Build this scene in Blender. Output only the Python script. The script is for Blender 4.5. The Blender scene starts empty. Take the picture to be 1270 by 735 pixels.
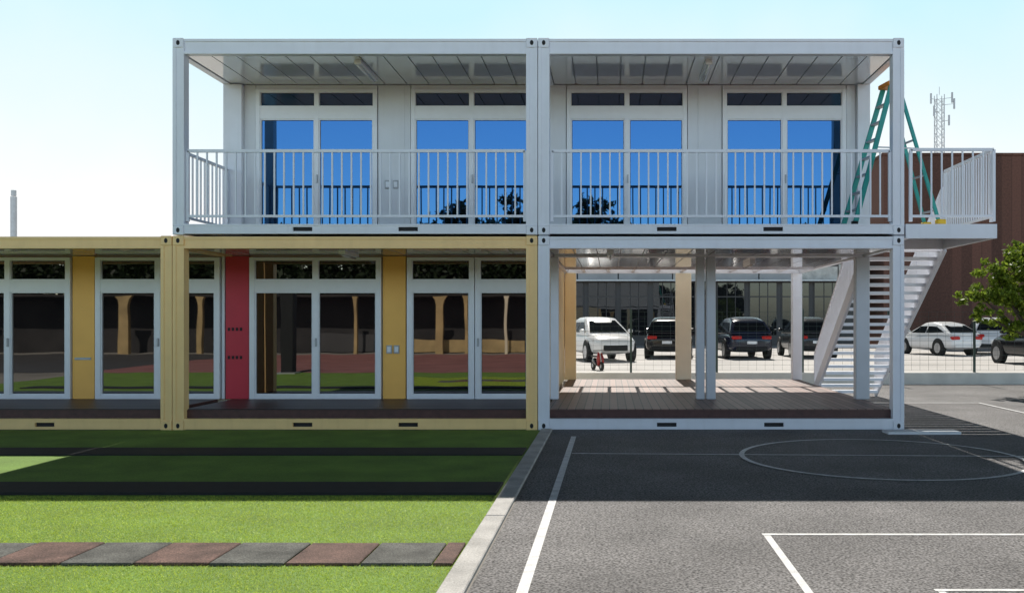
import bpy, bmesh, math, random
import numpy as np
from mathutils import Vector, Matrix
random.seed(7); rng = np.random.default_rng(7)
SC = bpy.context.scene; COL = SC.collection
F = 1151.0; CAMD = 15.6; EYE = 1.83; VX, VY = 757.0, 398.0
def X(px, d=0): return (px-VX)*(CAMD+d)/F
def Z(py, d=0): return EYE+(VY-py)*(CAMD+d)/F
def GY(py): return EYE*F/(py-VY)-CAMD
R = math.radians
# ------------------------------------------------------------------ helpers
ORG = {}
def tag(o, label=None, cat=None, group=None, kind=None):
    if label: o['label'] = label
    if cat: o['category'] = cat
    if group: o['group'] = group
    if kind: o['kind'] = kind
    return o
def ent(name, loc, label, cat, group=None, rz=0.0, world=True):
    o = bpy.data.objects.new(name, None); COL.objects.link(o)
    o.location = loc; o.rotation_euler = (0, 0, rz); o.empty_display_size = .2
    ORG[o.name] = Vector(loc) if world else Vector((0, 0, 0))
    return tag(o, label, cat, group)
class MB:
    def __init__(s): s.v = []; s.f = []
    def box(s, x0, x1, y0, y1, z0, z1):
        b = len(s.v)
        s.v += [(x0,y0,z0),(x1,y0,z0),(x1,y1,z0),(x0,y1,z0),(x0,y0,z1),(x1,y0,z1),(x1,y1,z1),(x0,y1,z1)]
        s.f += [tuple(b+i for i in q) for q in ((0,3,2,1),(4,5,6,7),(0,1,5,4),(1,2,6,5),(2,3,7,6),(3,0,4,7))]
        return s
    def bar(s, p, q, w, h, up=(0,0,1)):
        p = Vector(p); q = Vector(q); d = (q-p).normalized(); u = Vector(up)
        if abs(d.dot(u)) > .98: u = Vector((0,1,0))
        a = d.cross(u).normalized(); c = a.cross(d).normalized(); b = len(s.v)
        for e in (p, q):
            for sa, sc in ((-1,-1),(1,-1),(1,1),(-1,1)):
                s.v.append(tuple(e+a*(sa*w/2)+c*(sc*h/2)))
        s.f += [tuple(b+i for i in t) for t in ((3,2,1,0),(4,5,6,7),(0,1,5,4),(1,2,6,5),(2,3,7,6),(3,0,4,7))]
        return s
    def tube(s, p, q, r, r2=None, n=10):
        r2 = r if r2 is None else r2
        p = Vector(p); q = Vector(q); d = (q-p).normalized()
        u = Vector((0,0,1)) if abs(d.z) < .95 else Vector((1,0,0))
        a = d.cross(u).normalized(); c = a.cross(d); b = len(s.v)
        for e, rr in ((p, r), (q, r2)):
            for i in range(n):
                t = 2*math.pi*i/n
                s.v.append(tuple(e+a*(rr*math.cos(t))+c*(rr*math.sin(t))))
        for i in range(n):
            j = (i+1) % n
            s.f.append((b+i, b+n+i, b+n+j, b+j))
        s.f.append(tuple(b+i for i in range(n))); s.f.append(tuple(b+n+i for i in reversed(range(n))))
        return s
    def poly(s, pts):
        b = len(s.v); s.v += [tuple(p) for p in pts]; s.f.append(tuple(range(b, b+len(pts)))); return s
    def loft(s, rings, cap=True):
        b = len(s.v); n = len(rings[0])
        for r in rings: s.v += [tuple(p) for p in r]
        for k in range(len(rings)-1):
            for i in range(n):
                j = (i+1) % n
                s.f.append((b+k*n+i, b+k*n+j, b+(k+1)*n+j, b+(k+1)*n+i))
        if cap:
            s.f.append(tuple(b+i for i in reversed(range(n))))
            s.f.append(tuple(b+(len(rings)-1)*n+i for i in range(n)))
        return s
    def build(s, name, m, parent=None, bevel=0, smooth=False, sub=0, kind=None, label=None, seg=1):
        off = ORG.get(parent.name, Vector((0,0,0))) if parent else Vector((0,0,0))
        me = bpy.data.meshes.new(name)
        me.from_pydata([(v[0]-off.x, v[1]-off.y, v[2]-off.z) for v in s.v], [], s.f)
        bm = bmesh.new(); bm.from_mesh(me)
        bmesh.ops.recalc_face_normals(bm, faces=bm.faces)
        if bevel: bmesh.ops.bevel(bm, geom=list(bm.edges), offset=bevel, segments=seg, affect='EDGES', profile=.5)
        bm.to_mesh(me); bm.free()
        me.materials.append(m)
        o = bpy.data.objects.new(name, me); COL.objects.link(o)
        if parent: o.parent = parent
        ORG[o.name] = off
        if smooth:
            for p in me.polygons: p.use_smooth = True
        if sub:
            md = o.modifiers.new('s', 'SUBSURF'); md.levels = sub; md.render_levels = sub
        if kind: o['kind'] = kind
        if label: o['label'] = label
        return o
def share(name, me, parent, loc):
    o = bpy.data.objects.new(name, me); COL.objects.link(o); o.parent = parent
    o.location = Vector(loc)-ORG[parent.name]; ORG[o.name] = ORG[parent.name]; return o
# ------------------------------------------------------------------ materials
def nt(name):
    m = bpy.data.materials.new(name); m.use_nodes = True
    t = m.node_tree; return m, t, t.nodes, t.links, t.nodes['Principled BSDF']
def mat(name, c, rough=.5, metal=0, var=.08, scale=6, fine=0, fscale=120, bump=0, bscale=80, spec=.5, stain=0):
    m, t, N, L, P = nt(name)
    P.inputs['Roughness'].default_value = rough; P.inputs['Metallic'].default_value = metal
    P.inputs['Specular IOR Level'].default_value = spec
    tc = N.new('ShaderNodeTexCoord')
    n = N.new('ShaderNodeTexNoise'); n.inputs['Scale'].default_value = scale; n.inputs['Detail'].default_value = 6
    L.new(tc.outputs['Object'], n.inputs['Vector'])
    r = N.new('ShaderNodeValToRGB'); r.color_ramp.elements[0].position = .3; r.color_ramp.elements[1].position = .7
    r.color_ramp.elements[0].color = (*[x*(1-var) for x in c], 1); r.color_ramp.elements[1].color = (*[min(1, x*(1+var)) for x in c], 1)
    L.new(n.outputs['Fac'], r.inputs['Fac']); out = r.outputs['Color']
    if fine:
        n2 = N.new('ShaderNodeTexNoise'); n2.inputs['Scale'].default_value = fscale; n2.inputs['Detail'].default_value = 3
        L.new(tc.outputs['Object'], n2.inputs['Vector'])
        r2 = N.new('ShaderNodeValToRGB'); r2.color_ramp.elements[0].position = .32; r2.color_ramp.elements[1].position = .68
        r2.color_ramp.elements[0].color = (1-fine,)*3+(1,); r2.color_ramp.elements[1].color = (1+fine,)*3+(1,)
        L.new(n2.outputs['Fac'], r2.inputs['Fac'])
        mx = N.new('ShaderNodeMixRGB'); mx.blend_type = 'MULTIPLY'; mx.inputs['Fac'].default_value = 1
        L.new(out, mx.inputs['Color1']); L.new(r2.outputs['Color'], mx.inputs['Color2']); out = mx.outputs['Color']
    if stain:
        mp = N.new('ShaderNodeMapping'); mp.inputs['Scale'].default_value = (7, 7, .6)
        n4 = N.new('ShaderNodeTexNoise'); n4.inputs['Scale'].default_value = 1.2; n4.inputs['Detail'].default_value = 8
        L.new(tc.outputs['Object'], mp.inputs['Vector']); L.new(mp.outputs['Vector'], n4.inputs['Vector'])
        r4 = N.new('ShaderNodeValToRGB'); r4.color_ramp.elements[0].position = .5; r4.color_ramp.elements[1].position = .8
        r4.color_ramp.elements[0].color = (1,1,1,1); r4.color_ramp.elements[1].color = (1-stain, 1-stain*1.1, 1-stain*1.25, 1)
        L.new(n4.outputs['Fac'], r4.inputs['Fac'])
        mx = N.new('ShaderNodeMixRGB'); mx.blend_type = 'MULTIPLY'; mx.inputs['Fac'].default_value = 1
        L.new(out, mx.inputs['Color1']); L.new(r4.outputs['Color'], mx.inputs['Color2']); out = mx.outputs['Color']
    L.new(out, P.inputs['Base Color'])
    if bump:
        n3 = N.new('ShaderNodeTexNoise'); n3.inputs['Scale'].default_value = bscale; n3.inputs['Detail'].default_value = 4
        L.new(tc.outputs['Object'], n3.inputs['Vector'])
        b = N.new('ShaderNodeBump'); b.inputs['Strength'].default_value = bump; b.inputs['Distance'].default_value = .01
        L.new(n3.outputs['Fac'], b.inputs['Height']); L.new(b.outputs['Normal'], P.inputs['Normal'])
    return m
def glass(name, tint, fac, dark=(.01,.012,.015), wob=.02):
    m, t, N, L, P = nt(name)
    P.inputs['Base Color'].default_value = (*dark, 1); P.inputs['Roughness'].default_value = .3
    P.inputs['Specular IOR Level'].default_value = 0
    g = N.new('ShaderNodeBsdfGlossy'); g.inputs['Color'].default_value = (*tint, 1); g.inputs['Roughness'].default_value = .012
    tc = N.new('ShaderNodeTexCoord'); n = N.new('ShaderNodeTexNoise'); n.inputs['Scale'].default_value = 1.1; n.inputs['Detail'].default_value = 1
    L.new(tc.outputs['Object'], n.inputs['Vector'])
    b = N.new('ShaderNodeBump'); b.inputs['Strength'].default_value = wob; b.inputs['Distance'].default_value = .08
    L.new(n.outputs['Fac'], b.inputs['Height']); L.new(b.outputs['Normal'], g.inputs['Normal'])
    mx = N.new('ShaderNodeMixShader'); mx.inputs['Fac'].default_value = fac
    L.new(P.outputs[0], mx.inputs[1]); L.new(g.outputs[0], mx.inputs[2]); L.new(mx.outputs[0], N['Material Output'].inputs['Surface'])
    return m
def boards(name, c, pitch, axis, rough=.5, gap=.06, gd=.12):
    m, t, N, L, P = nt(name); P.inputs['Roughness'].default_value = rough
    tc = N.new('ShaderNodeTexCoord'); sp = N.new('ShaderNodeSeparateXYZ'); L.new(tc.outputs['Object'], sp.inputs[0])
    dv = N.new('ShaderNodeMath'); dv.operation = 'DIVIDE'; dv.inputs[1].default_value = pitch; L.new(sp.outputs[axis], dv.inputs[0])
    fr = N.new('ShaderNodeMath'); fr.operation = 'FRACT'; L.new(dv.outputs[0], fr.inputs[0])
    fl = N.new('ShaderNodeMath'); fl.operation = 'FLOOR'; L.new(dv.outputs[0], fl.inputs[0])
    wn = N.new('ShaderNodeTexWhiteNoise'); wn.noise_dimensions = '1D'; L.new(fl.outputs[0], wn.inputs['W'])
    n = N.new('ShaderNodeTexNoise'); n.inputs['Scale'].default_value = 9; n.inputs['Detail'].default_value = 6; L.new(tc.outputs['Object'], n.inputs['Vector'])
    ad = N.new('ShaderNodeMath'); ad.operation = 'MULTIPLY_ADD'; ad.inputs[1].default_value = .5; L.new(wn.outputs['Value'], ad.inputs[0]); L.new(n.outputs['Fac'], ad.inputs[2])
    r = N.new('ShaderNodeValToRGB'); r.color_ramp.elements[0].position = .3; r.color_ramp.elements[1].position = 1
    r.color_ramp.elements[0].color = (*[x*.55 for x in c], 1); r.color_ramp.elements[1].color = (*[x*1.5 for x in c], 1)
    L.new(ad.outputs[0], r.inputs['Fac'])
    gt = N.new('ShaderNodeMath'); gt.operation = 'LESS_THAN'; gt.inputs[1].default_value = gap; L.new(fr.outputs[0], gt.inputs[0])
    mx = N.new('ShaderNodeMixRGB'); mx.inputs['Color2'].default_value = (c[0]*gd, c[1]*gd, c[2]*gd, 1)
    L.new(gt.outputs[0], mx.inputs['Fac']); L.new(r.outputs['Color'], mx.inputs['Color1']); L.new(mx.outputs['Color'], P.inputs['Base Color'])
    return m
def leafmat(name, c, trans=.35):
    m, t, N, L, P = nt(name); P.inputs['Roughness'].default_value = .5; P.inputs['Specular IOR Level'].default_value = .3
    g = N.new('ShaderNodeNewGeometry')
    r = N.new('ShaderNodeValToRGB')
    r.color_ramp.elements[0].color = (c[0]*.5, c[1]*.55, c[2]*.5, 1); r.color_ramp.elements[1].color = (min(1,c[0]*1.6), min(1,c[1]*1.4), c[2]*1.3, 1)
    L.new(g.outputs['Random Per Island'], r.inputs['Fac']); L.new(r.outputs['Color'], P.inputs['Base Color'])
    tr = N.new('ShaderNodeBsdfTranslucent'); L.new(r.outputs['Color'], tr.inputs['Color'])
    mx = N.new('ShaderNodeMixShader'); mx.inputs['Fac'].default_value = trans
    L.new(P.outputs[0], mx.inputs[1]); L.new(tr.outputs[0], mx.inputs[2]); L.new(mx.outputs[0], N['Material Output'].inputs['Surface'])
    return m
M = dict(
    white=mat('white_paint', (.80,.82,.88), .36, var=.03, scale=3, stain=.05),
    wall=mat('white_wall_panel', (.72,.74,.77), .5, var=.03, scale=2, stain=.04),
    frame=mat('white_window_frame', (.83,.85,.88), .35, var=.02),
    postgrey=mat('grey_post_paint', (.54,.56,.60), .4, var=.04, scale=3),
    yellow=mat('yellow_paint', (.96,.655,.29), .42, var=.04, scale=3, stain=.07),
    fadedy=mat('faded_yellow_render', (.50,.36,.17), .7, var=.25, scale=1.2),
    ochre=mat('ochre_panel', (.97,.52,.115), .5, var=.05, scale=2),
    beige=mat('beige_post_paint', (.85,.75,.56), .5, var=.05, scale=2),
    paley=mat('pale_yellow_paint', (.92,.70,.38), .5, var=.05, scale=2),
    red=mat('red_panel', (.56,.032,.055), .5, var=.06, scale=2),
    dark=mat('dark_void', (.012,.012,.014), .7, var=.2),
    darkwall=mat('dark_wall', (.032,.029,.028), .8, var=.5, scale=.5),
    ceil=mat('ceiling_panel', (.80,.82,.85), .08, .3, var=.04, scale=2, spec=.9),
    deck=boards('dark_deck_boards', (.070,.031,.027), .145, 1, .45),
    deck2=boards('brown_deck_boards', (.19,.110,.088), .145, 0, .5, .13, .10),
    up=glass('blue_mirror_glass', (.060,.178,.39), .58, wob=.012),
    uptr=glass('grey_transom_glass', (.10,.21,.33), .6, wob=.012),
    low=glass('dark_tinted_glass', (.86,.84,.82), .25, dark=(.006,.006,.008), wob=.014),
    bglass=glass('dark_office_glass', (.6,.65,.7), .07, dark=(.008,.009,.011)),
    grey=mat('galvanised_grey', (.42,.44,.46), .4, .3), plate=mat('switch_grey', (.45,.46,.47), .4),
    black=mat('black_rubber', (.02,.02,.022), .7, var=.2, bump=.2),
    asphalt=mat('asphalt', (.180,.173,.172), .85, var=.24, scale=.8, fine=.9, fscale=50, bump=.6, bscale=110),
    line=mat('white_court_paint', (.76,.76,.76), .7, var=.18, scale=9, fine=.2),
    concrete=mat('concrete', (.50,.485,.46), .8, var=.22, scale=3, fine=.2, fscale=60, bump=.3),
    palec=mat('pale_concrete', (.68,.67,.64), .8, var=.1, scale=2), band=mat('pale_fascia', (.34,.34,.35), .7, var=.15, scale=.6),
    street=mat('street_concrete', (.54,.52,.50), .85, var=.14, scale=.4, fine=.1),
    ground=mat('dusty_ground', (.30,.28,.25), .9, var=.2, scale=.3, fine=.2),
    paving=mat('red_brown_paving', (.34,.15,.14), .8, var=.2, scale=.7, fine=.2),
    yard=mat('grey_yard', (.075,.073,.074), .8, var=.15, scale=.5),
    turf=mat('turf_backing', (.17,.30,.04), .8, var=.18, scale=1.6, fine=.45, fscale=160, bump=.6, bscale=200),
    blade=leafmat('turf_blades', (.56,.76,.13), .40),
    leaf=leafmat('leaf_green', (.19,.285,.035), .45), leafd=leafmat('leaf_dark', (.016,.030,.012), .1),
    bark=mat('bark', (.10,.075,.05), .9, var=.3, scale=12, bump=.6),
    brown=boards('ribbed_brown_cladding', (.098,.043,.031), .62, 0, .85, .08, .93),
    greyb=mat('grey_render', (.075,.073,.074), .8, var=.15, scale=.5),
    ladder=mat('green_fibreglass', (.01,.33,.29), .4), orange=mat('orange_plastic', (.75,.25,.02), .45), yel=mat('yellow_plastic', (.85,.55,.03), .5),
    redp=mat('red_gloss', (.32,.02,.02), .3),
    fence=mat('dark_green_fence', (.03,.06,.05), .5),
    tyre=mat('tyre_rubber', (.02,.02,.02), .8), rim=mat('alloy_rim', (.45,.46,.48), .3, .8),
    carglass=glass('car_glass', (.8,.85,.9), .12), tail=mat('red_lens', (.45,.01,.01), .2), head=mat('clear_lens', (.75,.78,.8), .1),
    cwhite=mat('car_paint_white', (.84,.84,.84), .2, var=.01), cblack=mat('car_paint_black', (.012,.012,.015), .15, var=.02),
    cgrey=mat('car_paint_grey', (.04,.042,.047), .2, .4, var=.02), cblue=mat('car_paint_navy', (.015,.02,.04), .18, var=.02), csilver=mat('car_paint_silver', (.62,.64,.67), .22, 0, var=.01),
    tgrey=mat('grey_rubber_tile', (.115,.116,.105), .9, var=.4, scale=4, fine=.55, fscale=90, bump=.5),
    tred=mat('red_rubber_tile', (.150,.090,.073), .9, var=.4, scale=4, fine=.55, fscale=90, bump=.5),
    mast=mat('mast_paint', (.55,.57,.60), .5),
)
# ------------------------------------------------------------------ setting
def sheet(name, m, x0, x1, y0, y1, z, kind='structure'):
    o = MB().poly([(x0,y0,z),(x1,y0,z),(x1,y1,z),(x0,y1,z)]).build(name, m); o['kind'] = kind; return o
sheet('ground', M['ground'], -700, 700, -700, 900, 0)
sheet('asphalt_court', M['asphalt'], -.96, 16, -13, 11.2, .004)
sheet('courtyard_paving', M['paving'], -19, 40, -31, -13.0, .006)
sheet('asphalt_yard', M['yard'], -70, -19.002, -31, -13.0, .006)
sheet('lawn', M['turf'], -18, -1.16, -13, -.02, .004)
MB().box(-200, 200, 11.6, 400, -.5, .30).build('street', M['street'], kind='structure')
MB().box(-200, 200, 11.2, 11.598, -.1, .34).build('low_boundary_wall', M['palec'])
tag(bpy.data.objects['low_boundary_wall'], 'low pale concrete wall under the dark wire fence behind the court', 'wall')
k = MB()
y = -13.0
while y < -.06:
    k.box(-1.16, -.975, y, min(y+2.99, -.05), -.05, .035); y += 3.0
o = k.build('kerb', M['concrete'], bevel=.008, kind='structure')
# court markings
def lines(name, segs, z=.008, w=.08):
    mb = MB()
    for (x0,y0,x1,y1) in segs:
        d = Vector((x1-x0, y1-y0)).normalized(); n = Vector((-d.y, d.x))*w/2
        mb.poly([(x0-n.x,y0-n.y,z),(x1-n.x,y1-n.y,z),(x1+n.x,y1+n.y,z),(x0+n.x,y0+n.y,z)])
    o = mb.build(name, M['line']); o['kind'] = 'structure'; return o
lines('court_sideline_marking', [(-.60,-12.9,-.58,-.9)])
lines('court_halfway_marking', [(-.53,-2.80,8.2,-3.2)], z=.010, w=.06)
mb = MB(); cx, cy, r = 3.62, -3.14, 1.84
for i in range(72):
    a, b = 2*math.pi*i/72, 2*math.pi*(i+1)/72
    mb.poly([(cx+(r-.035)*math.cos(a),cy+(r-.035)*math.sin(a),.013),(cx+(r+.035)*math.cos(a),cy+(r+.035)*math.sin(a),.013),
             (cx+(r+.035)*math.cos(b),cy+(r+.035)*math.sin(b),.013),(cx+(r-.035)*math.cos(b),cy+(r-.035)*math.sin(b),.013)])
o = mb.build('court_circle_marking', M['line']); o['kind'] = 'structure'
lines('court_key_marking', [(1.30,-7.65,8.2,-7.68),(1.335,-7.69,1.335,-12)], w=.06)
lines('court_lane_marking', [(2.2,-9.3,5.6,-9.3),(2.235,-9.335,2.235,-12)], w=.05)
lines('court_far_marking', [(8.2,-12,8.2,5.0),(5.8,5.04,8.24,5.04)], z=.016, w=.07)
# turf blades
def blades(name, n, x0, x1, y0, y1, hmin, hmax, w, m):
    p = np.column_stack([rng.uniform(x0,x1,n), rng.uniform(y0,y1,n), np.full(n,.003)])
    a = rng.uniform(0,2*np.pi,n); d = np.column_stack([np.cos(a),np.sin(a),np.zeros(n)])*w/2
    h = rng.uniform(hmin,hmax,n); lean = rng.normal(0,.012,(n,2))
    t = p.copy(); t[:,0] += lean[:,0]; t[:,1] += lean[:,1]; t[:,2] += h
    v = np.empty((3*n,3)); v[0::3] = p-d; v[1::3] = p+d; v[2::3] = t
    me = bpy.data.meshes.new(name); me.vertices.add(3*n); me.vertices.foreach_set('co', v.ravel())
    me.loops.add(3*n); me.loops.foreach_set('vertex_index', np.arange(3*n))
    me.polygons.add(n); me.polygons.foreach_set('loop_start', np.arange(n)*3); me.polygons.foreach_set('loop_total', np.full(n,3))
    me.update(calc_edges=True); me.materials.append(m)
    o = bpy.data.objects.new(name, me); COL.objects.link(o); return o
o = blades('turf_grass', 170000, -6.6, -1.17, -10.2, -5.92, .007, .018, .005, M['blade'])  # bright blades only where sun falls; shaded turf keeps the darker bare backing
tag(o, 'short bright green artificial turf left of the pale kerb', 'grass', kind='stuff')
# rubber strips and tiles across the turf
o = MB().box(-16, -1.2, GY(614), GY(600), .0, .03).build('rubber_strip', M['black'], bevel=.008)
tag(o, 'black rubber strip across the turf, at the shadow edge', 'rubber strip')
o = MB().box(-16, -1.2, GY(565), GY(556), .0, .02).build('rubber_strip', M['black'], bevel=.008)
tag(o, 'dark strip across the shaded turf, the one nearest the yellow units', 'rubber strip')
edges = [571, 546, 460, 371, 281, 191, 104, 18, -70]
nm = ['half-width brick red rubber tile next to the kerb end of the turf row', 'grey rubber tile, first full tile from the kerb', 'brick red rubber tile, second full tile from the kerb',
      'grey rubber tile, third full tile from the kerb', 'brick red rubber tile, fourth full tile from the kerb', 'grey rubber tile, fifth full tile from the kerb',
      'brick red rubber tile, sixth full tile from the kerb', 'grey rubber tile cut by the left edge of the photo']
dm = GY(688)+CAMD
for i in range(8):
    xa, xb = (edges[i+1]-VX)*dm/F, (edges[i]-VX)*dm/F
    z = .028+random.uniform(-.003,.004)
    o = MB().box(xa+.006, xb-.006, GY(702)+random.uniform(-.008,.008), GY(676)+random.uniform(-.008,.008), .0, z).build('rubber_tile', M['tred'] if i % 2 == 0 else M['tgrey'], bevel=.007)
    tag(o, nm[i], 'rubber tile', 'rubber tiles across the turf')
# ------------------------------------------------------------------ modular units
G = 2.15; BACK = 8.2; PW = .19
def ring_hole(mb, x, y, z, rx, rz, n=14):
    mb.poly([(x+rx*math.cos(2*math.pi*i/n), y, z+rz*math.sin(2*math.pi*i/n)) for i in range(n)])
def post(root, xa, xb, z0, z1, m, castings=True):
    mb = MB().box(xa, xb, .012, PW, z0, z1)
    mb.box(xa, xa+.055, 0, .0115, z0+.15, z1-.15).box(xb-.055, xb, 0, .0115, z0+.15, z1-.15)
    p = mb.build('corner_post', m, root)
    for (a, b) in ((z0-.006, z0+.15), (z1-.15, z1+.012)):
        c = MB().box(xa+.002, xb-.002, -.012, PW+.004, a, b).build('corner_casting', m, p, bevel=.01)
        h = MB(); ring_hole(h, (xa+xb)/2, -.0145, (a+b)/2, .03, .042); h.build('casting_hole', M['dark'], c)
def unit(name, label, cat, x0, x1, z0, zf, zr, z1, m, slots, deckz, deckm, back=True, by=None):
    by = by or BACK
    root = ent(name, ((x0+x1)/2, 0, z0), label, cat, 'stacked container units')
    post(root, x0, x0+PW, z0, z1, m); post(root, x1-PW, x1, z0, z1, m)
    a, b = x0+PW+.001, x1-PW-.001
    # floor beam with fork pockets
    mb = MB(); s0, s1 = z0+.055, z0+.125
    mb.box(a, b, .004, .10, z0+.012, s0).box(a, b, .004, .10, s1, zf)
    cur = a
    for px in sorted(slots):
        c = X(px); mb.box(cur, c-.165, .004, .10, s0, s1); cur = c+.165
    mb.box(cur, b, .004, .10, s0, s1)
    mb.box(a, b, -.006, .0035, zf-.03, zf-.002)
    fb = mb.build('floor_beam', m, root)
    for px in slots:
        c = X(px); MB().box(c-.18, c+.18, .05, .13, s0-.01, s1+.01).build('fork_pocket', M['dark'], fb)
    mb = MB().box(a, b, .02, .14, zr, z1).box(a, b, .0, .0195, zr+.002, zr+.04).box(a, b, .0, .0195, z1-.045, z1-.002)
    mb.build('roof_beam', m, root)
    for (p, q) in ((x0+.004, x0+.13), (x1-.13, x1-.004)):
        MB().box(p, q, PW+.006, G-.002, zr+.012, z1-.004).build('side_beam', m, root)
        MB().box(p, q, PW+.006, G-.002, z0+.015, zf-.004).build('side_beam', m, root)
    dk = MB().box(x0+.135, x1-.135, .145, BACK if not back else G-.004, zf-.06 if deckz > zf else zf-.10, deckz).build('deck', deckm, root)
    if deckz > zf: MB().box(x0+.135, x1-.135, .118, .143, zf-.06, deckz-.012).build('deck_fascia', M['deck'], dk)
    # ceiling panels
    mb = MB(); xx = x0+.14; ye = G-.004 if back else by-.02
    n = 14; w = (x1-x0-.28)/n
    for i in range(n):
        mb.box(xx+.010, xx+w-.010, .145, ye, zr+.03, zr+.05); xx += w
    ce = mb.build('ceiling', M['ceil'], root)
    MB().box(x0+.135, x1-.135, .145, ye, zr+.06, zr+.075).build('ceiling_seam', M['grey'], ce)
    MB().box(x0+.01, x1-.01, .145, by, z1-.05, z1-.012).build('roof', M['grey'], root)
    if back:
        MB().box(x0+.004, x1-.004, G+.10, by, z0+.02, z1-.055).build('rear_wall', M['wall'] if m is not M['yellow'] else M['beige'], root)
    return root
def wallstrips(root, spans, z0, z1, ztop, names):
    for (xa, xb, m, nmx) in spans:
        MB().box(xa, xb, G, G+.095, z0, z1).build(nmx, m, root)
def window(root, xa, xb, zt, zb, t0, t1, gm, zr, name='window', n=2):
    yf, yb = G-.035, G+.06
    J = .095; MU = .10; xm = (xa+xb)/2
    if gm is M['up']: J, MU = .075, .075
    mb = MB()
    mb.box(xa, xa+J, yf, yb, zb, zt).box(xb-J, xb, yf, yb, zb, zt)
    if n == 2: mb.box(xm-MU/2, xm+MU/2, yf+.004, yb, zb, zt-.05)
    mb.box(xa+J, xb-J, yf+.008, yb, zt-.05, zt)
    ops = []
    for (l, r) in (((xa+J, xm-MU/2), (xm+MU/2, xb-J)) if n == 2 else ((xa+J, xb-J),)):
        mb.box(l, r, yf+.008, yb, t1, t0).box(l, r, yf+.008, yb, zb, zb+.075)
        ops += [(l, r, t0, zt-.05, 'transom_pane'), (l, r, zb+.075, t1, 'pane')]
    # slim sash inside the main openings
    for (l, r, a, b, nn) in ops:
        s = .024 if nn == 'pane' else .012
        mb.box(l, l+s, yf+.024, yb, a, b).box(r-s, r, yf+.024, yb, a, b).box(l+s, r-s, yf+.024, yb, a, a+s).box(l+s, r-s, yf+.024, yb, b-s, b)
    w = mb.build(name, M['frame'], root)
    gk = MB()
    for (l, r, a, b, nn) in ops:
        s = .024 if nn == 'pane' else .012
        MB().box(l+s+.008, r-s-.008, G+.018, G+.026, a+s+.008, b-s-.008).build(nn, M['uptr'] if gm is M['up'] and nn == 'transom_pane' else gm, w)
        gk.box(l+s, r-s, G+.034, G+.05, a+s, b-s)
    gk.build('gasket', M['dark'], w)
    hx = xm+.02 if n == 2 else xa+J*.6
    if name != 'fixed_window': MB().box(hx-.012, hx+.012, yf-.035, yf+.002, zb+1.0, zb+1.16).build('handle', M['grey'], w, bevel=.004)
    if zr-zt > .01: MB().box(xa, xb, G, G+.095, zt+.002, zr+.02).build('wall_panel', M['wall'], root)
    return w
def batten(root, x, y0, y1, z, lm='head'):
    b = MB().box(x-.06, x+.06, y0, y1, z-.05, z+.03).build('ceiling_light', M['frame'], root, bevel=.01)
    MB().tube((x, y0+.03, z-.068), (x, y1-.03, z-.068), .018).build('lamp_tube', M[lm], b, smooth=True)
def switches(root, pxs, py):
    for px in pxs:
        x, z = X(px, G), Z(py, G)
        p = MB().box(x-.052, x+.052, G-.03, G+.001, z-.08, z+.08).build('switch_plate', M['plate'], root, bevel=.006)
        MB().box(x-.034, x+.034, G-.036, G-.0301, z-.05, z+.05).build('rocker', M['frame'], p)
def railing(root, p, q, zb, zt, m, pitch=.165, r=.016, solid=False):
    zb0, zb1 = zb if isinstance(zb, tuple) else (zb, zb); zt0, zt1 = zt if isinstance(zt, tuple) else (zt, zt)
    p = Vector((p[0], p[1], 0)); q = Vector((q[0], q[1], 0)); L = (q-p).length
    rl = MB().bar(p+Vector((0,0,zt0)), q+Vector((0,0,zt1)), .05, .05).build('railing', m, root)
    MB().bar(p+Vector((0,0,zb0)), q+Vector((0,0,zb1)), .04, .04).build('bottom_rail', m, rl)
    h = zt0-zb0
    if solid:
        x = p.x; e = .012
        MB().loft([[(x-e,p.y,zb0),(x+e,p.y,zb0),(x+e,p.y,zt0-.03),(x-e,p.y,zt0-.03)],[(x-e,q.y,zb1),(x+e,q.y,zb1),(x+e,q.y,zt1-.03),(x-e,q.y,zt1-.03)]]).build('side_panel', m, rl)
        pitch = .8
    n = max(2, int(round(L/pitch)))
    first = None
    for i in range(n+1):
        c = p.lerp(q, i/n); z = zb0+(zb1-zb0)*i/n
        big = i in (0, n)
        if first is None or big:
            b = MB(); w = .025 if big else (.02 if solid else .0125)
            b.box(-w, w, -w, w, .0-(.09 if big else 0), h)
            off = ORG[rl.name]; ORG_s = ORG[rl.name]
            ORG[rl.name] = Vector((0,0,0)); o = b.build('railing_post' if big else 'baluster', m, rl); ORG[rl.name] = ORG_s; ORG[o.name] = ORG_s
            o.location = Vector((c.x, c.y, z))-ORG_s
            if not big: first = o.data
        else:
            share('baluster', first, rl, (c.x, c.y, z))
    return rl
XL, XJ, XR = -7.36, -1.215, 4.94
L0, LF, LR, L1 = 0.0, .19, 3.05, 3.25
U0, UF, UR, U1 = 3.285, 3.46, 6.315, 6.57
BK2 = 6.35      # right-hand roofs cut short here to let sun onto the deck; added joists continue
# --- lower left (cut by the frame)
u = unit('container_unit', 'yellow ground-floor container unit cut off by the left edge of the photo', 'container building', -13.52, XL-.012, L0, LF, LR, L1, M['yellow'], (55,-80), .34, M['deck'])
window(u, X(-68,G), X(88,G), 3.045, .345, 2.62, 2.39, M['low'], LR)
window(u, X(119,G), X(273,G), 3.045, .345, 2.62, 2.39, M['low'], LR)
wallstrips(u, [(-13.4, X(-70,G), M['ochre'], 'wall_panel'), (X(90,G), X(117,G), M['ochre'], 'pilaster'), (X(275,G), XL-.02, M['wall'], 'wall_panel')], .345, LR+.02, 0, 0)
MB().box(X(93,G), X(113,G), G-.012, G+.001, Z(446,G), Z(443,G)).build('bracket', M['grey'], u)
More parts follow.
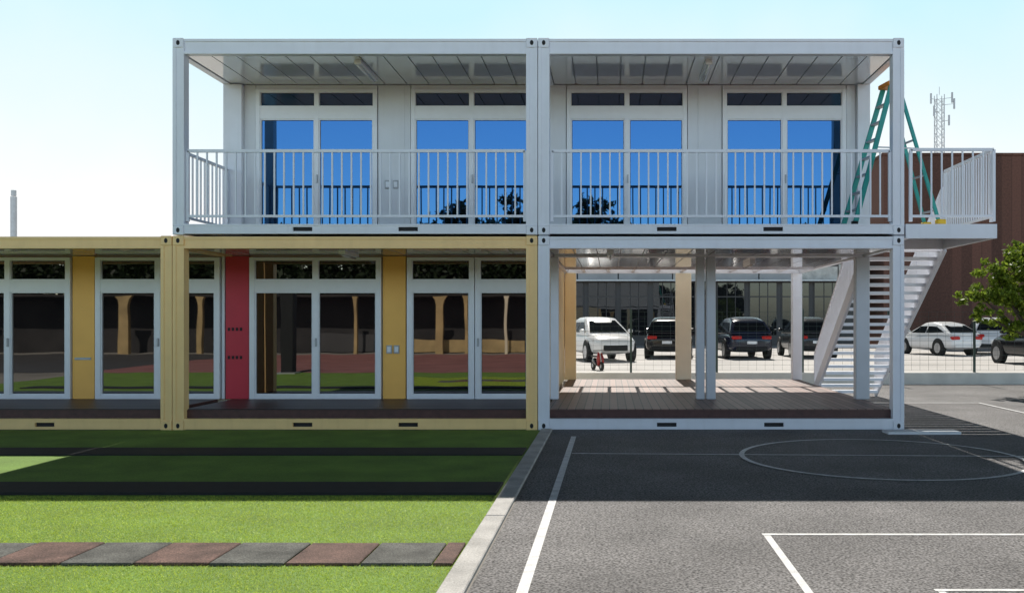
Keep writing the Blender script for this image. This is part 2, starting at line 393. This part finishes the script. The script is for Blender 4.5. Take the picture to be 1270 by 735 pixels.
# --- lower centre
u = unit('container_unit', 'yellow ground-floor container unit with a red wall panel, below the left balcony', 'container building', XL, XJ-.012, L0, LF, LR, L1, M['yellow'], (375,506), .34, M['deck'])
window(u, X(310,G), X(473,G), 3.045, .345, 2.62, 2.39, M['low'], LR)
window(u, X(505,G), X(588.5,G), 3.045, .345, 2.62, 2.39, M['low'], LR, 'fixed_window', 1)
window(u, X(589.5,G), X(660,G), 3.045, .345, 2.62, 2.39, M['low'], LR, 'glazed_door', 1)
wallstrips(u, [(XL+.004, X(308.5,G), M['red'], 'pilaster'), (X(475,G), X(503,G), M['ochre'], 'pilaster'), (X(662,G), XJ-.02, M['wall'], 'wall_panel')], .345, LR+.02, 0, 0)
for py in (408, 443):
    for kx in (284, 289, 294, 299): 
        MB().box(X(kx-1.2,G), X(kx+1.2,G), G-.012, G+.001, Z(py+2,G), Z(py-2,G)).build('hook', M['dark'], u)
switches(u, (483, 492), 433)
batten(u, X(430, 1), .7, 1.6, LR+.0)
MB().box(XJ-.005, XJ+.045, G+.12, BACK-.02, .345, LR-.004).build('side_panel', M['paley'], u)
# --- lower right, open pavilion
u = unit('container_unit', 'white open-sided ground-floor container unit with a bare brown deck', 'container building', XJ, XR, L0, LF, LR, L1, M['white'], (827,960), .34, M['deck2'], back=False, by=BK2)
def plain(root, x0, x1, y0, y1, m, nmx='rear_post'):
    MB().box(x0, x1, y0, y1, .342, LR-.002).build(nmx, m, root, bevel=.012)
plain(u, X(683,G), X(693,G), G-.1, G+.1, M['white'])
plain(u, X(863,G), X(873.5,G), G-.08, G+.1, M['postgrey']); plain(u, X(875.5,G), X(887,G), G-.1, G+.1, M['postgrey'])
plain(u, X(1060,G), X(1077,G), G-.1, G+.1, M['postgrey'])
dB = BACK-.15
plain(u, X(838,dB), X(857,dB), BACK-.25, BACK-.03, M['beige']); plain(u, X(982,dB), X(994,dB), BACK-.25, BACK-.03, M['white'])
plain(u, XJ+.06, XJ+.34, BACK-.25, BACK-.03, M['paley'])
MB().box(XJ+.14, XR-.14, BACK-.155, BACK, LR-.0, L1-.06).build('roof_beam', M['white'], u)
MB().box(XJ+.14, XR-.14, BK2-.015, BK2+.08, LR-.0, L1-.06).build('cross_beam', M['white'], u)
xx = XJ+.55
while xx < XR-.3:
    MB().box(xx-.04, xx+.04, BK2+.082, BACK-.157, LR+.03, L1-.08).build('added_joist', M['white'], u); xx += .62  # added open joists, spaced to stripe the sunlit deck with shade
MB().box(XJ+.14, XR-.14, G-.12, G+.12, LR-.001, LR+.028).build('cross_beam', M['white'], u)
for xx in (XJ+.004, XR-.13): MB().box(xx, xx+.126, G+.002, BACK, LR+.012, L1-.06).build('side_beam', M['white'], u)
MB().box(XJ+.004, XR-.004, BACK+.002, BACK+.10, .012, .30).build('floor_beam', M['concrete'], u)
for xx in (XJ+.004, XR-.13): MB().box(xx, xx+.126, G+.002, BACK, .015, LF-.004).build('side_beam', M['white'], u)
batten(u, X(757, 1.5), 1.0, 1.9, LR+.01); batten(u, X(930, 4), 3.6, 4.6, LR+.01)
# --- upper left
u = unit('container_unit', 'white upper-storey container unit with balcony, left of the pair', 'container building', XL, XJ-.012, U0, UF, UR, U1, M['white'], (375,506), UF-.004, M['grey'])
window(u, X(318,G), X(468,G), 6.25, UF, 5.93, 5.69, M['up'], UR, name='sliding_door')
window(u, X(510,G), X(660,G), 6.25, UF, 5.93, 5.69, M['up'], UR, name='sliding_door')
wallstrips(u, [(X(303,G), X(317,G), M['wall'], 'wall_panel'), (X(469,G), X(509,G), M['wall'], 'wall_panel'), (X(661,G), XJ-.02, M['wall'], 'wall_panel')], UF, UR+.02, 0, 0)
MB().box(X(482,G), X(502,G), G-.012, G-.001, UF, UR+.01).build('joint_cover', M['wall'], u)
MB().box(XL+.006, X(302.5,G), G-.12, G+.08, UF, UR+.01).build('rear_post', M['white'], u)
switches(u, (481, 491), 229)
batten(u, X(452, .9), .45, 1.6, UR)
railing(u, (XL+PW+.03, .08), (XJ-PW-.04, .08), 3.60, 4.70, M['white'])
railing(u, (XL+.09, PW+.04), (XL+.09, G-.16), 3.60, 4.70, M['white'])
# --- upper right
u = unit('container_unit', 'white upper-storey container unit with balcony, next to the outside staircase', 'container building', XJ, XR, U0, UF, UR, U1, M['white'], (827,959), UF-.004, M['grey'], by=BK2)
window(u, X(703,G), X(852,G), 6.25, UF, 5.93, 5.69, M['up'], UR, name='sliding_door')
window(u, X(896,G), X(1049,G), 6.25, UF, 5.93, 5.69, M['up'], UR, name='sliding_door')
wallstrips(u, [(XJ+.006, X(702,G), M['wall'], 'wall_panel'), (X(853,G), X(895,G), M['wall'], 'wall_panel'), (X(1050,G), X(1061,G), M['wall'], 'wall_panel')], UF, UR+.02, 0, 0)
MB().box(X(866,G), X(886,G), G-.012, G-.001, UF, UR+.01).build('joint_cover', M['wall'], u)
MB().box(X(1062,G), XR-.006, G-.12, G+.08, UF, UR+.01).build('rear_post', M['white'], u)
batten(u, X(876, .9), .45, 1.6, UR)
railing(u, (XJ+PW+.04, .08), (XR-PW-.03, .08), 3.60, 4.70, M['white'])
# ------------------------------------------------------------------ staircase
S0, S1 = XR+.03, 6.50; LD = 2.4
st = ent('outside_staircase', (5.7, 3.5, 0), 'white steel staircase and landing on the right end of the building', 'staircase')
mb = MB().box(S0, S1, 0, .08, 3.22, 3.46).box(S1-.08, S1, .081, LD, 3.22, 3.46).box(S0, S0+.08, .081, LD, 3.22, 3.46).box(S0+.081, S1-.081, LD-.08, LD, 3.22, 3.46)
ld = mb.build('landing', M['white'], st)
MB().box(S0+.08, S1-.08, .081, LD-.081, 3.41, 3.45).build('landing_plate', M['grey'], ld)
ya, yb_, za, zb_ = LD, 7.1, 3.42, .0
for xx in (S0+.03, S1-.03):
    MB().bar((xx, ya, za-.13), (xx, yb_, zb_+.10), .06, .27).build('stringer', M['white'], st)
n = 21
for i in range(1, n):
    t = i/n; yy = ya+(yb_-ya)*t; zz = za+(zb_-za)*t
    MB().box(S0+.062, S1-.062, yy-.13, yy+.13, zz-.065, zz).build('tread', M['white'], st)
railing(st, (S0+.10, .07), (S1-.03, .07), 3.60, 4.72, M['white'])
railing(st, (S1-.03, .16), (S1-.03, LD-.05), 3.60, 4.72, M['white'], pitch=.11)
railing(st, (S0+.03, ya+.06), (S0+.03, yb_-.05), (za+.06, zb_+.12), (za+1.0, zb_+1.04), M['white'], pitch=.12)
railing(st, (S1-.03, ya+.06), (S1-.03, yb_-.05), (za+.06, zb_+.12), (za+1.0, zb_+1.04), M['white'], solid=True)
o = MB().box(X(1098,-.5), X(1188,-.5), -.66, -.30, 0, .05).build('concrete_slab', M['wall'], bevel=.01)
tag(o, 'small white slab on the asphalt at the foot of the right corner post', 'slab')
# ------------------------------------------------------------------ step ladder
ld = ent('step_ladder', (5.0, .95, UF), 'green fibreglass step ladder with orange top, standing open on the balcony end', 'ladder', None, R(10), world=False)
H = 2.58
for sy in (-1, 1):
    for sx, bx in ((-1, .80), (1, .82)):
        top = Vector((sx*.07, sy*.16, H-.06)); bot = Vector((sx*bx, sy*.25, .03))
        r_ = MB().bar(bot, top, .035, .085 if sx < 0 else .06, up=(1,0,0)).build('rail', M['ladder'], ld)
        if sx > 0: MB().box(bot.x-.08, bot.x+.08, bot.y-.06, bot.y+.06, 0, .17).build('foot', M['yel'], r_, bevel=.015)
        else: MB().box(bot.x-.05, bot.x+.05, bot.y-.04, bot.y+.04, 0, .11).build('foot', M['black'], r_, bevel=.008)
for sx in (-1, 1):
    for i in range(1, 8):
        t = i/8; xx = sx*(.80+(.07-.80)*t); w = .25+(.16-.25)*t; zz = .03+(H-.09)*t
        if sx < 0: MB().box(xx-.045, xx+.045, -w, w, zz-.03, zz).build('step', M['grey'], ld)
        elif i % 2: MB().box(xx-.015, xx+.015, -w, w, zz-.03, zz).build('brace', M['grey'], ld)
MB().box(-.15, .15, -.2, .2, H-.06, H+.02).build('top_cap', M['orange'], ld, bevel=.015)
for sy in (-1, 1): MB().bar((-.40, sy*.20, 1.42), (.40, sy*.20, 1.42), .01, .025).build('spreader', M['grey'], ld)
# ------------------------------------------------------------------ fence
fn = ent('wire_fence', (4, 11.4, .34), 'dark green wire fence on the low wall in front of the parked cars', 'fence')
mb = MB()
for i in range(13):
    z = .42+i*.14; mb.bar((-9, 11.38, z), (22, 11.38, z), .006, .006)
xx = -9
while xx <= 22: mb.box(xx-.002, xx+.002, 11.377, 11.383, .40, 2.1); xx += .25
mb.build('wire_mesh', M['fence'], fn)
xx = -9.4
while xx <= 22.1:
    MB().box(xx-.03, xx+.03, 11.40, 11.46, .34, 2.18).build('fence_post', M['fence'], fn); xx += 2.5
# ------------------------------------------------------------------ cars
def car(label, kind, paint, px, d, rz, base=.30):
    x = X(px, d)
    root = ent('parked_car', (x, d, base), label, 'car', 'cars parked along the street', rz, world=False)
    suv = kind == 'suv'
    L, W, Hh = (4.5, 1.88, 1.66) if suv else (4.3, 1.80, 1.47)
    hw = W/2; bz = 1.06 if suv else .97; hz = 1.0 if suv else .86
    stn = [(-L/2, .48, bz-.34, .70), (-L/2+.06, .34, bz-.10, .87), (-L/2+.30, .28, bz-.01, .96), (-1.3, .25, bz, 1.0), (-.3, .25, bz-.01, 1.0), (.6, .25, bz-.04, 1.0),
           (1.15, .25, hz+.05, 1.0), (1.65, .27, hz-.02, .97), (L/2-.16, .32, hz-.14, .84), (L/2, .42, hz-.32, .66)]
    rings = []
    for (sx, zb, zt, k) in stn:
        w = hw*k; zm = (zb+zt)/2
        half = [(w*.88, zb), (w*.975, zb+.14), (w, zm+.06), (w*.97, zt-.10), (w*.86, zt-.01), (w*.5, zt+.03), (w*.2, zt+.04)]
        rings.append([(sx, -a, b) for a, b in half]+[(sx, a, b) for a, b in reversed(half)])
    body = MB().loft(rings).build('body', paint, root, smooth=True, sub=2)
    prof = [(-L/2+.08, bz-.04), (-L/2+.62, Hh-.14), (-L/2+1.3, Hh), (.10, Hh-.03), (1.45, bz-.08)] if suv else [(-2.02, bz-.03), (-1.10, Hh-.09), (-.50, Hh), (.10, Hh-.03), (1.4, bz-.10)]
    gb, gr = hw*.93, hw*.66
    def wid(z): return gb+(gr-gb)*min(1, max(0, (z-bz)/(Hh-bz)))
    rings = [[(px_, -wid(z), z) for px_, z in prof], [(px_, -wid(z)*.55, z+(.04 if z > bz+.1 else 0)) for px_, z in prof], [(px_, wid(z)*.55, z+(.04 if z > bz+.1 else 0)) for px_, z in prof], [(px_, wid(z), z) for px_, z in prof]]
    MB().loft(rings).build('cabin', paint, root, bevel=.08, seg=3, smooth=True)
    for s in (-1, 1):
        def P(a, b, e=.012): return (a, s*(wid(b)+e), b)
        zt, zb = Hh-.17, bz+.03
        def xr(z): t = (z-prof[0][1])/(prof[1][1]-prof[0][1]); return prof[0][0]+t*(prof[1][0]-prof[0][0])
        def xf(z): t = (z-prof[4][1])/(prof[3][1]-prof[4][1]); return prof[4][0]+t*(prof[3][0]-prof[4][0])
        MB().poly([P(xr(zb)+.30, zb+.04), P(-.32, zb), P(-.32, zt), P(xr(zt)+.34, zt-.02)]).build('side_window', M['carglass'], root)
        MB().poly([P(-.24, zb), P(xf(zb)-.26, zb), P(xf(zt)-.14, zt), P(-.24, zt)]).build('side_window', M['carglass'], root)
        MB().box(.85, 1.03, s*(hw+.02)-.09, s*(hw+.02)+.09, bz+.02, bz+.16).build('mirror', paint, root, bevel=.05, seg=2)
        MB().box(L/2-.46, L/2-.09, s*(hw*.60)-.21, s*(hw*.60)+.21, hz-.32, hz-.19).build('headlight', M['head'], root, bevel=.05, seg=2)
        MB().box(-L/2-.002, -L/2+.26, s*(hw*.64)-.20, s*(hw*.64)+.20, bz-.26, bz-.11).build('taillight', M['tail'], root, bevel=.05, seg=2)
        for wx in (-L*.29, L*.305):
            r = .37 if suv else .34
            MB().tube((wx, s*(hw*.80), r+.03), (wx, s*(hw+.004), r+.03), r+.06, n=26).build('wheel_arch', M['dark'], root)
            w = MB().tube((wx, s*(hw-.20), r), (wx, s*(hw+.015), r), r, n=26).build('wheel', M['tyre'], root)
            MB().tube((wx, s*(hw-.02), r), (wx, s*(hw+.025), r), r*.66, n=16).build('rim', M['rim'], w)
    def endglass(p, q, sg, nmx):
        a = Vector((p[0], 0, p[1])); b = Vector((q[0], 0, q[1])); nrm = Vector((-(b-a).z, 0, (b-a).x)).normalized()*(.026)
        if (nrm.x > 0) != (sg > 0): nrm = -nrm
        A = a.lerp(b, .16)+nrm; B = a.lerp(b, .86)+nrm
        MB().poly([(A.x,-wid(A.z)*.86,A.z),(A.x,wid(A.z)*.86,A.z),(B.x,wid(B.z)*.80,B.z),(B.x,-wid(B.z)*.80,B.z)]).build(nmx, M['carglass'], root)
    endglass(prof[0], prof[1], -1, 'rear_window'); endglass(prof[4], prof[3], 1, 'windscreen')
    MB().box(L/2-.14, L/2+.01, -hw*.5, hw*.5, .42, .64).build('grille', M['dark'], root, bevel=.04, seg=2)
    MB().box(-L/2-.02, -L/2+.14, -hw*.68, hw*.68, .36, .52).build('bumper', paint if not suv else M['dark'], root, bevel=.05, seg=2)
    MB().box(-L/2-.012, -L/2+.05, -.20, .20, .62, .73).build('number_plate', M['frame'], root)
    return root
car('white car at the left of the open deck view, nose towards the building', 'suv', M['cwhite'], 744, 21.0, R(-74))
car('black car seen between the beige middle rear post and the white car', 'suv', M['cblack'], 830, 24, R(84))
car('black car centred in the gap right of the middle grey post', 'suv', M['cblue'], 917, 23.5, R(95))
car('dark grey car just left of the stair foot, behind the thin white post', 'suv', M['cgrey'], 1000, 24.5, R(90))
car('white saloon parked to the right of the stairs', 'sedan', M['cwhite'], 1163, 27, R(106))
car('silver car parked right of the white saloon', 'suv', M['csilver'], 1226, 28, R(74))
car('black car under the tree, cut by the right edge of the photo', 'suv', M['cblack'], 1293, 17, R(96))
# small scooter in front of the white car
sc_ = ent('scooter', (X(741,13.4), 13.4, .30), 'small dark red and black scooter standing in front of the white car', 'scooter', None, R(-66), world=False)
sc_.scale = (.62,.62,.62)
for wx in (-.52, .52):
    w_ = MB().tube((wx,-.05,.22), (wx,.05,.22), .22, n=20).build('wheel', M['tyre'], sc_); MB().tube((wx,-.055,.22), (wx,.055,.22), .10, n=14).build('rim', M['grey'], w_)
MB().loft([[(-.62,-.12,.42),(-.62,.12,.42),(-.62,.10,.58),(-.62,-.10,.58)],[(-.3,-.17,.25),(-.3,.17,.25),(-.3,.15,.66),(-.3,-.15,.66)],[(.0,-.16,.2),(.0,.16,.2),(.0,.14,.58),(.0,-.14,.58)],[(.12,-.14,.18),(.12,.14,.18),(.12,.14,.27),(.12,-.14,.27)],[(.38,-.14,.2),(.38,.14,.2),(.38,.14,.3),(.38,-.14,.3)]]).build('body', M['cblack'], sc_, smooth=True, sub=1)
MB().box(-.6, .02, -.13, .13, .64, .74).build('seat', M['black'], sc_, bevel=.04, seg=2)
MB().loft([[(.36,-.17,.24),(.42,-.17,.24),(.42,.17,.24),(.36,.17,.24)],[(.32,-.19,.6),(.40,-.19,.6),(.40,.19,.6),(.32,.19,.6)],[(.25,-.10,.92),(.31,-.10,.92),(.31,.10,.92),(.25,.10,.92)]]).build('front_shield', M['redp'], sc_, smooth=True)
MB().tube((.53,0,.24), (.28,0,.95), .03).build('fork', M['grey'], sc_)
MB().tube((.24,-.32,1.0), (.24,.32,1.0), .02).build('handlebar', M['black'], sc_)
MB().box(.30, .37, -.08, .08, .86, .98).build('headlight', M['head'], sc_, bevel=.03)
MB().bar((-.1,.05,.24), (-.18,.26,.02), .03, .03).build('stand', M['grey'], sc_)
# ------------------------------------------------------------------ background buildings
bb = ent('office_building', (4, 42, .3), 'low grey shopfront building with a band of dark windows behind the parked cars', 'building')
MB().box(-10, 15.5, 42, 56, .3, 5.6).build('wall', M['greyb'], bb)
MB().box(-10.3, 15.8, 41.7, 56.3, 5.6, 5.85).build('roof', M['concrete'], bb)
rr = random.Random(3); xx = -9.8
while xx < 15:
    w_ = rr.uniform(2.2, 3.6)
    MB().box(xx, min(xx+w_-.08, 15.4), 41.86, 41.998, 4.42, 5.3+rr.uniform(-.1,.1)).build('fascia_panel', M['band'] if rr.random() < .75 else M['concrete'], bb); xx += w_
MB().box(-9.9, 15.4, 41.2, 41.998, 4.28, 4.38).build('canopy', M['grey'], bb)
xx = -9.4
while xx < 14.5:
    w = MB().box(xx, xx+1.75, 41.93, 41.998, .9, 4.25).build('window', M['greyb'], bb)
    for (pa, pb) in ((.06,.60),(.66,1.12),(1.18,1.69)):
        MB().box(xx+pa, xx+pb, 41.90, 41.929, .96, 3.3).build('pane', M['bglass'], w); MB().box(xx+pa, xx+pb, 41.90, 41.929, 3.38, 4.19).build('pane', M['bglass'], w)
    xx += 2.0
dW = 42
bb = ent('brown_building', (X(1180,dW), dW, .3), 'tall plain brown building behind the staircase and tree', 'building')
MB().box(X(1096,dW), 62, dW, dW+20, .3, Z(193,dW)).build('wall', M['brown'], bb)
MB().box(X(1096,dW)-.12, 62.1, dW-.12, dW+20.1, Z(193,dW)+.002, Z(190,dW)).build('parapet', M['brown'], bb)
MB().box(X(1096,dW)+.2, 61.8, dW-.06, dW-.001, .31, 1.1).build('plinth', M['greyb'], bb)
# telecom mast
tm = ent('telecom_mast', (X(1165,75), 75, .3), 'pale lattice telecom mast rising above the brown roof', 'mast')
mx_, my_ = X(1165,75), 75.0; zt = Z(118,75)
mb = MB(); h0 = .3; hw_ = .36; cs = [(-hw_,-hw_),(hw_,-hw_),(hw_,hw_),(-hw_,hw_)]
for a, b in cs: mb.bar((mx_+a,my_+b,h0), (mx_+a,my_+b,zt), .06, .06)
zz = h0
while zz < zt-.8:
    for q in range(4):
        a, b = cs[q], cs[(q+1) % 4]
        mb.bar((mx_+a[0],my_+a[1],zz), (mx_+b[0],my_+b[1],zz+.8), .03, .03); mb.bar((mx_+b[0],my_+b[1],zz), (mx_+a[0],my_+a[1],zz+.8), .03, .03)
    zz += .8
mb.build('lattice', M['mast'], tm)
for (dx, dz) in ((-1.05,-.5),(-.75,-1.7),(1.0,-.4),(1.2,-1.0),(.7,-2.6)):
    MB().box(mx_+dx-.07, mx_+dx+.07, my_-.75, my_-.6, zt+dz-.5, zt+dz+.5).build('antenna', M['mast'], tm)
    MB().bar((mx_+dx, my_-.6, zt+dz), (mx_, my_, zt+dz), .04, .04).build('bracket', M['mast'], tm)
MB().bar((mx_, my_, zt), (mx_, my_, zt+.8), .04, .04).build('lightning_rod', M['mast'], tm)
vp = ent('vent_stack', (X(17,35), 35, .3), 'thin white stack rising behind the yellow roof at far left', 'stack')
MB().tube((X(17,35),35,.3), (X(17,35),35,Z(244,35)), .16, n=14).build('pipe', M['mast'], vp, smooth=False)
MB().tube((X(17,35),35,Z(243,35)), (X(17,35),35,Z(236,35)), .13, n=14).build('cap', M['mast'], vp)
# ------------------------------------------------------------------ trees
def tree(label, loc, blobs, trunk_r, th, nleaf, ls, lm, seed, group=None, tight=.22, per=60):
    rg = np.random.default_rng(seed); rd = random.Random(seed)
    root = ent('broadleaf_tree', loc, label, 'tree', group, 0, world=False)
    mb = MB(); p = Vector((0,0,0)); mb_top = Vector((rd.uniform(-.1,.1), 0, th))
    mid = Vector((rd.uniform(-.08,.08), rd.uniform(-.05,.05), th*.5))
    mb.tube(p, mid, trunk_r*1.25, trunk_r, 9); mb.tube(mid, mb_top, trunk_r, trunk_r*.75, 9)
    for (c, r) in blobs:
        c = Vector(c); k = mb_top.lerp(c, .5)+Vector((0,0,-.1))
        mb.tube(mb_top-Vector((0,0,.05)), k, trunk_r*.55, trunk_r*.35, 7); mb.tube(k, c, trunk_r*.35, trunk_r*.1, 7)
    mb.build('trunk', M['bark'], root, smooth=True)
    tot = sum(r[0]*r[1]*r[2] for c, r in blobs)
    V = []
    for (c, r) in blobs:
        n = int(nleaf*r[0]*r[1]*r[2]/tot); ncl = max(5, n//per)
        u = rg.normal(size=(ncl,3)); u /= np.linalg.norm(u,axis=1)[:,None]
        cc = np.array(c)+u*np.array(r)*rg.uniform(.35,1.18,(ncl,1))
        idx = rg.integers(0,ncl,n); cs_ = min(r)*tight
        pos = cc[idx]+rg.normal(0,cs_,(n,3))*np.array([1,1,.7])
        a = rg.normal(size=(n,3)); a /= np.linalg.norm(a,axis=1)[:,None]
        b = np.cross(a, rg.normal(size=(n,3))); b /= np.linalg.norm(b,axis=1)[:,None]
        s = ls*rg.uniform(.6,1.3,(n,1))
        q = np.empty((n,4,3)); q[:,0] = pos-a*s; q[:,1] = pos+b*s*.45; q[:,2] = pos+a*s; q[:,3] = pos-b*s*.45
        V.append(q.reshape(-1,3))
    v = np.concatenate(V); n = len(v)//4
    me = bpy.data.meshes.new('crown'); me.vertices.add(4*n); me.vertices.foreach_set('co', v.ravel())
    me.loops.add(4*n); me.loops.foreach_set('vertex_index', np.arange(4*n))
    me.polygons.add(n); me.polygons.foreach_set('loop_start', np.arange(n)*4); me.polygons.foreach_set('loop_total', np.full(n,4))
    me.update(calc_edges=True); me.materials.append(lm)
    o = bpy.data.objects.new('crown', me); COL.objects.link(o); o.parent = root
    return root
tree('bright green leafy tree at the right edge of the court', (X(1282,8), 8.0, 0),
     [((-1.35,0,2.45),(.5,.7,.26)), ((-.95,.1,3.05),(.5,.7,.28)), ((-.25,.1,3.55),(.55,.7,.32)), ((.5,-.1,3.3),(.95,.9,.7)), ((-.5,.2,2.5),(.65,.7,.40)), ((.9,0,2.5),(.95,.9,.75)), ((-1.2,-.1,1.95),(.42,.5,.2)), ((-.55,0,1.7),(.5,.5,.28)), ((-.3,-.2,3.0),(.6,.7,.38)), ((.2,.1,2.2),(.65,.7,.6))],
     .11, 1.5, 20000, .07, M['leaf'], 3, tight=.19, per=38)
# behind the camera: what the glass reflects
yb = ent('yellow_gallery_building', (-5, -32, 0), 'yellow single-storey gallery building across the courtyard, mirrored in the lower windows', 'building')
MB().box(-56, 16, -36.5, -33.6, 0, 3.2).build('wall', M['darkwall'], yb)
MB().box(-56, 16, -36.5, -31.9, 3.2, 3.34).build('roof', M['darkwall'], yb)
for px, w_, mm in ((-420,.2,'fadedy'),(-290,.25,'fadedy'),(-40,.25,'fadedy'),(152,.24,'fadedy'),(246,.12,'fadedy'),(440,.08,'fadedy'),(545,.20,'fadedy'),(577,.09,'fadedy'),(628,.07,'beige'),(760,.2,'fadedy'),(900,.25,'fadedy'),(1040,.2,'fadedy')):
    xx = (px-VX)*51.4/F
    mb = MB().loft([[(xx-w_*1.05,-31.8,0),(xx+w_*1.05,-31.8,0),(xx+w_*1.05,-31.55,0),(xx-w_*1.05,-31.55,0)],[(xx-w_,-31.8,2.7),(xx+w_,-31.8,2.7),(xx+w_,-31.55,2.7),(xx-w_,-31.55,2.7)],
                    [(xx-w_*1.3,-31.8,3.0),(xx+w_*1.3,-31.8,3.0),(xx+w_*1.3,-31.55,3.0),(xx-w_*1.3,-31.55,3.0)],[(xx-w_*2.0,-31.8,3.198),(xx+w_*2.0,-31.8,3.198),(xx+w_*2.0,-31.55,3.198),(xx-w_*2.0,-31.55,3.198)]])
    mb.build('column', M[mm], yb)
for p0, p1, z1, mm in ((505, 650, .75, 'fadedy'), (395, 462, 1.1, 'yard')):
    xa, xb = (p0-VX)*53.0/F, (p1-VX)*53.0/F
    MB().box(xa, xb, -33.5, -33.3, .05, z1).build('parapet', M[mm], yb)
fp = ent('dark_pole', ((356-VX)*32/F, -12.2, 0), 'dark square pole on the turf behind the camera, mirrored in the middle window', 'pole')
MB().box((348-VX)*32/F, (364-VX)*32/F, -12.4, -12.0, .0, 3.3).build('shaft', M['dark'], fp, bevel=.02)
MB().box((344-VX)*32/F, (368-VX)*32/F, -12.5, -11.9, .0, .06).build('base_plate', M['grey'], fp)
spec = [(-50,7.6),(-44,7.8),(-38,7.7),(-32,7.5),(-27,7.8),(-22,7.8),(-17,7.5),(-12.9,7.8),(-9.3,9.5),(-6.2,9.8),(-2.9,7.8),(-.9,10.0),(3.2,7.8),(7.0,7.5),(12.0,7.8),(17,7.6)]
words = 'first second third fourth fifth sixth seventh eighth ninth tenth eleventh twelfth thirteenth fourteenth fifteenth sixteenth'.split()
for i, (tx, tz) in enumerate(spec):
    tall = tz > 9
    tree('%s dark tree behind the yellow gallery building, %s from its far left end' % ('tall' if tall else 'low', words[i]), (tx, -40, 0),
         [((0,0,tz-1.9),(1.4 if tall else 2.4,1.5,1.7)), ((-1.4,0,tz-3.6),(1.9,1.6,1.9)), ((1.5,.2,tz-3.5),(1.9,1.6,1.9)), ((0,.3,4.2),(3.2,1.6,1.9)), ((.3,.3,2.2),(3.2,1.4,1.7))],
         .22, 2.6, 7000, .26, M['leafd'], 20+i, 'trees behind the gallery building')
# ------------------------------------------------------------------ light, sky, camera
EL, AZ = R(46.7), R(-.5)
s = Vector((math.sin(AZ)*math.cos(EL), math.cos(AZ)*math.cos(EL), math.sin(EL)))
sun = bpy.data.lights.new('sun', 'SUN'); sun.energy = 5.0; sun.angle = R(.5); sun.color = (1, .95, .87)
so = bpy.data.objects.new('sun', sun); COL.objects.link(so); so.rotation_euler = s.to_track_quat('Z', 'Y').to_euler(); so.location = (0, 20, 30)
w = bpy.data.worlds.new('World'); SC.world = w; w.use_nodes = True
N, L = w.node_tree.nodes, w.node_tree.links
bg = N['Background']; sk = N.new('ShaderNodeTexSky'); sk.sky_type = 'NISHITA'; sk.sun_disc = False
sk.sun_elevation = EL; sk.sun_rotation = AZ; sk.altitude = 0; sk.air_density = 1.0; sk.dust_density = 1.2; sk.ozone_density = 1.5
tc = N.new('ShaderNodeTexCoord'); sp = N.new('ShaderNodeSeparateXYZ'); L.new(tc.outputs['Generated'], sp.inputs[0])
def mr(src, a, b, t0=0., t1=1.):
    m_ = N.new('ShaderNodeMapRange'); m_.interpolation_type = 'SMOOTHSTEP'; m_.inputs['From Min'].default_value = a; m_.inputs['From Max'].default_value = b
    m_.inputs['To Min'].default_value = t0; m_.inputs['To Max'].default_value = t1
    L.new(src, m_.inputs['Value']); return m_.outputs['Result']
def mul(a, col):
    q = N.new('ShaderNodeMixRGB'); q.blend_type = 'MULTIPLY'; q.inputs['Fac'].default_value = 1; L.new(a, q.inputs['Color1'])
    if isinstance(col, tuple): q.inputs['Color2'].default_value = col
    else: L.new(col, q.inputs['Color2'])
    return q.outputs['Color']
fy = mr(sp.outputs['Y'], .25, .75)
nz = N.new('ShaderNodeTexNoise'); nz.inputs['Scale'].default_value = 2.6; nz.inputs['Detail'].default_value = 5; L.new(tc.outputs['Generated'], nz.inputs['Vector'])
nd = N.new('ShaderNodeMath'); nd.operation = 'MULTIPLY_ADD'; nd.inputs[1].default_value = .22; L.new(nz.outputs['Fac'], nd.inputs[0]); L.new(sp.outputs['Z'], nd.inputs[2])
hr = N.new('ShaderNodeValToRGB'); e = hr.color_ramp.elements
e[0].position = .25; e[0].color = (1, 1, 1, 1); e[1].position = .43; e[1].color = (.62, .90, .98, 1)
L.new(nd.outputs[0], hr.inputs['Fac'])
haze = mul(hr.outputs['Color'], (6.8, 6.9, 6.95, 1))
side = mr(sp.outputs['Y'], -.55, .0, 1.0, .30)      # sides dimmed to deepen ground shade; boosted sky opposite the sun lights the facade
back = mul(mul(sk.outputs['Color'], (3.15, 3.0, 2.75, 1)), side)
fm = N.new('ShaderNodeMixRGB'); L.new(fy, fm.inputs['Fac']); L.new(back, fm.inputs['Color1']); L.new(haze, fm.inputs['Color2'])
dim = mr(sp.outputs['Z'], .325, .40, 1.0, .02)  # sky above the view darkened to deepen the shade on the ground
L.new(mul(fm.outputs['Color'], dim), bg.inputs['Color']); bg.inputs['Strength'].default_value = .15
cam = bpy.data.cameras.new('camera'); co = bpy.data.objects.new('camera', cam); COL.objects.link(co)
co.location = (0, -CAMD, EYE); co.rotation_euler = (R(90), 0, 0)
cam.sensor_width = 36; cam.lens = 36*F/1270; cam.shift_x = -(757-635)/1270; cam.shift_y = (398-367.5)/1270
cam.clip_end = 3000; SC.camera = co
SC.view_settings.view_transform = 'Standard'; SC.view_settings.look = 'None'; SC.view_settings.exposure = 0
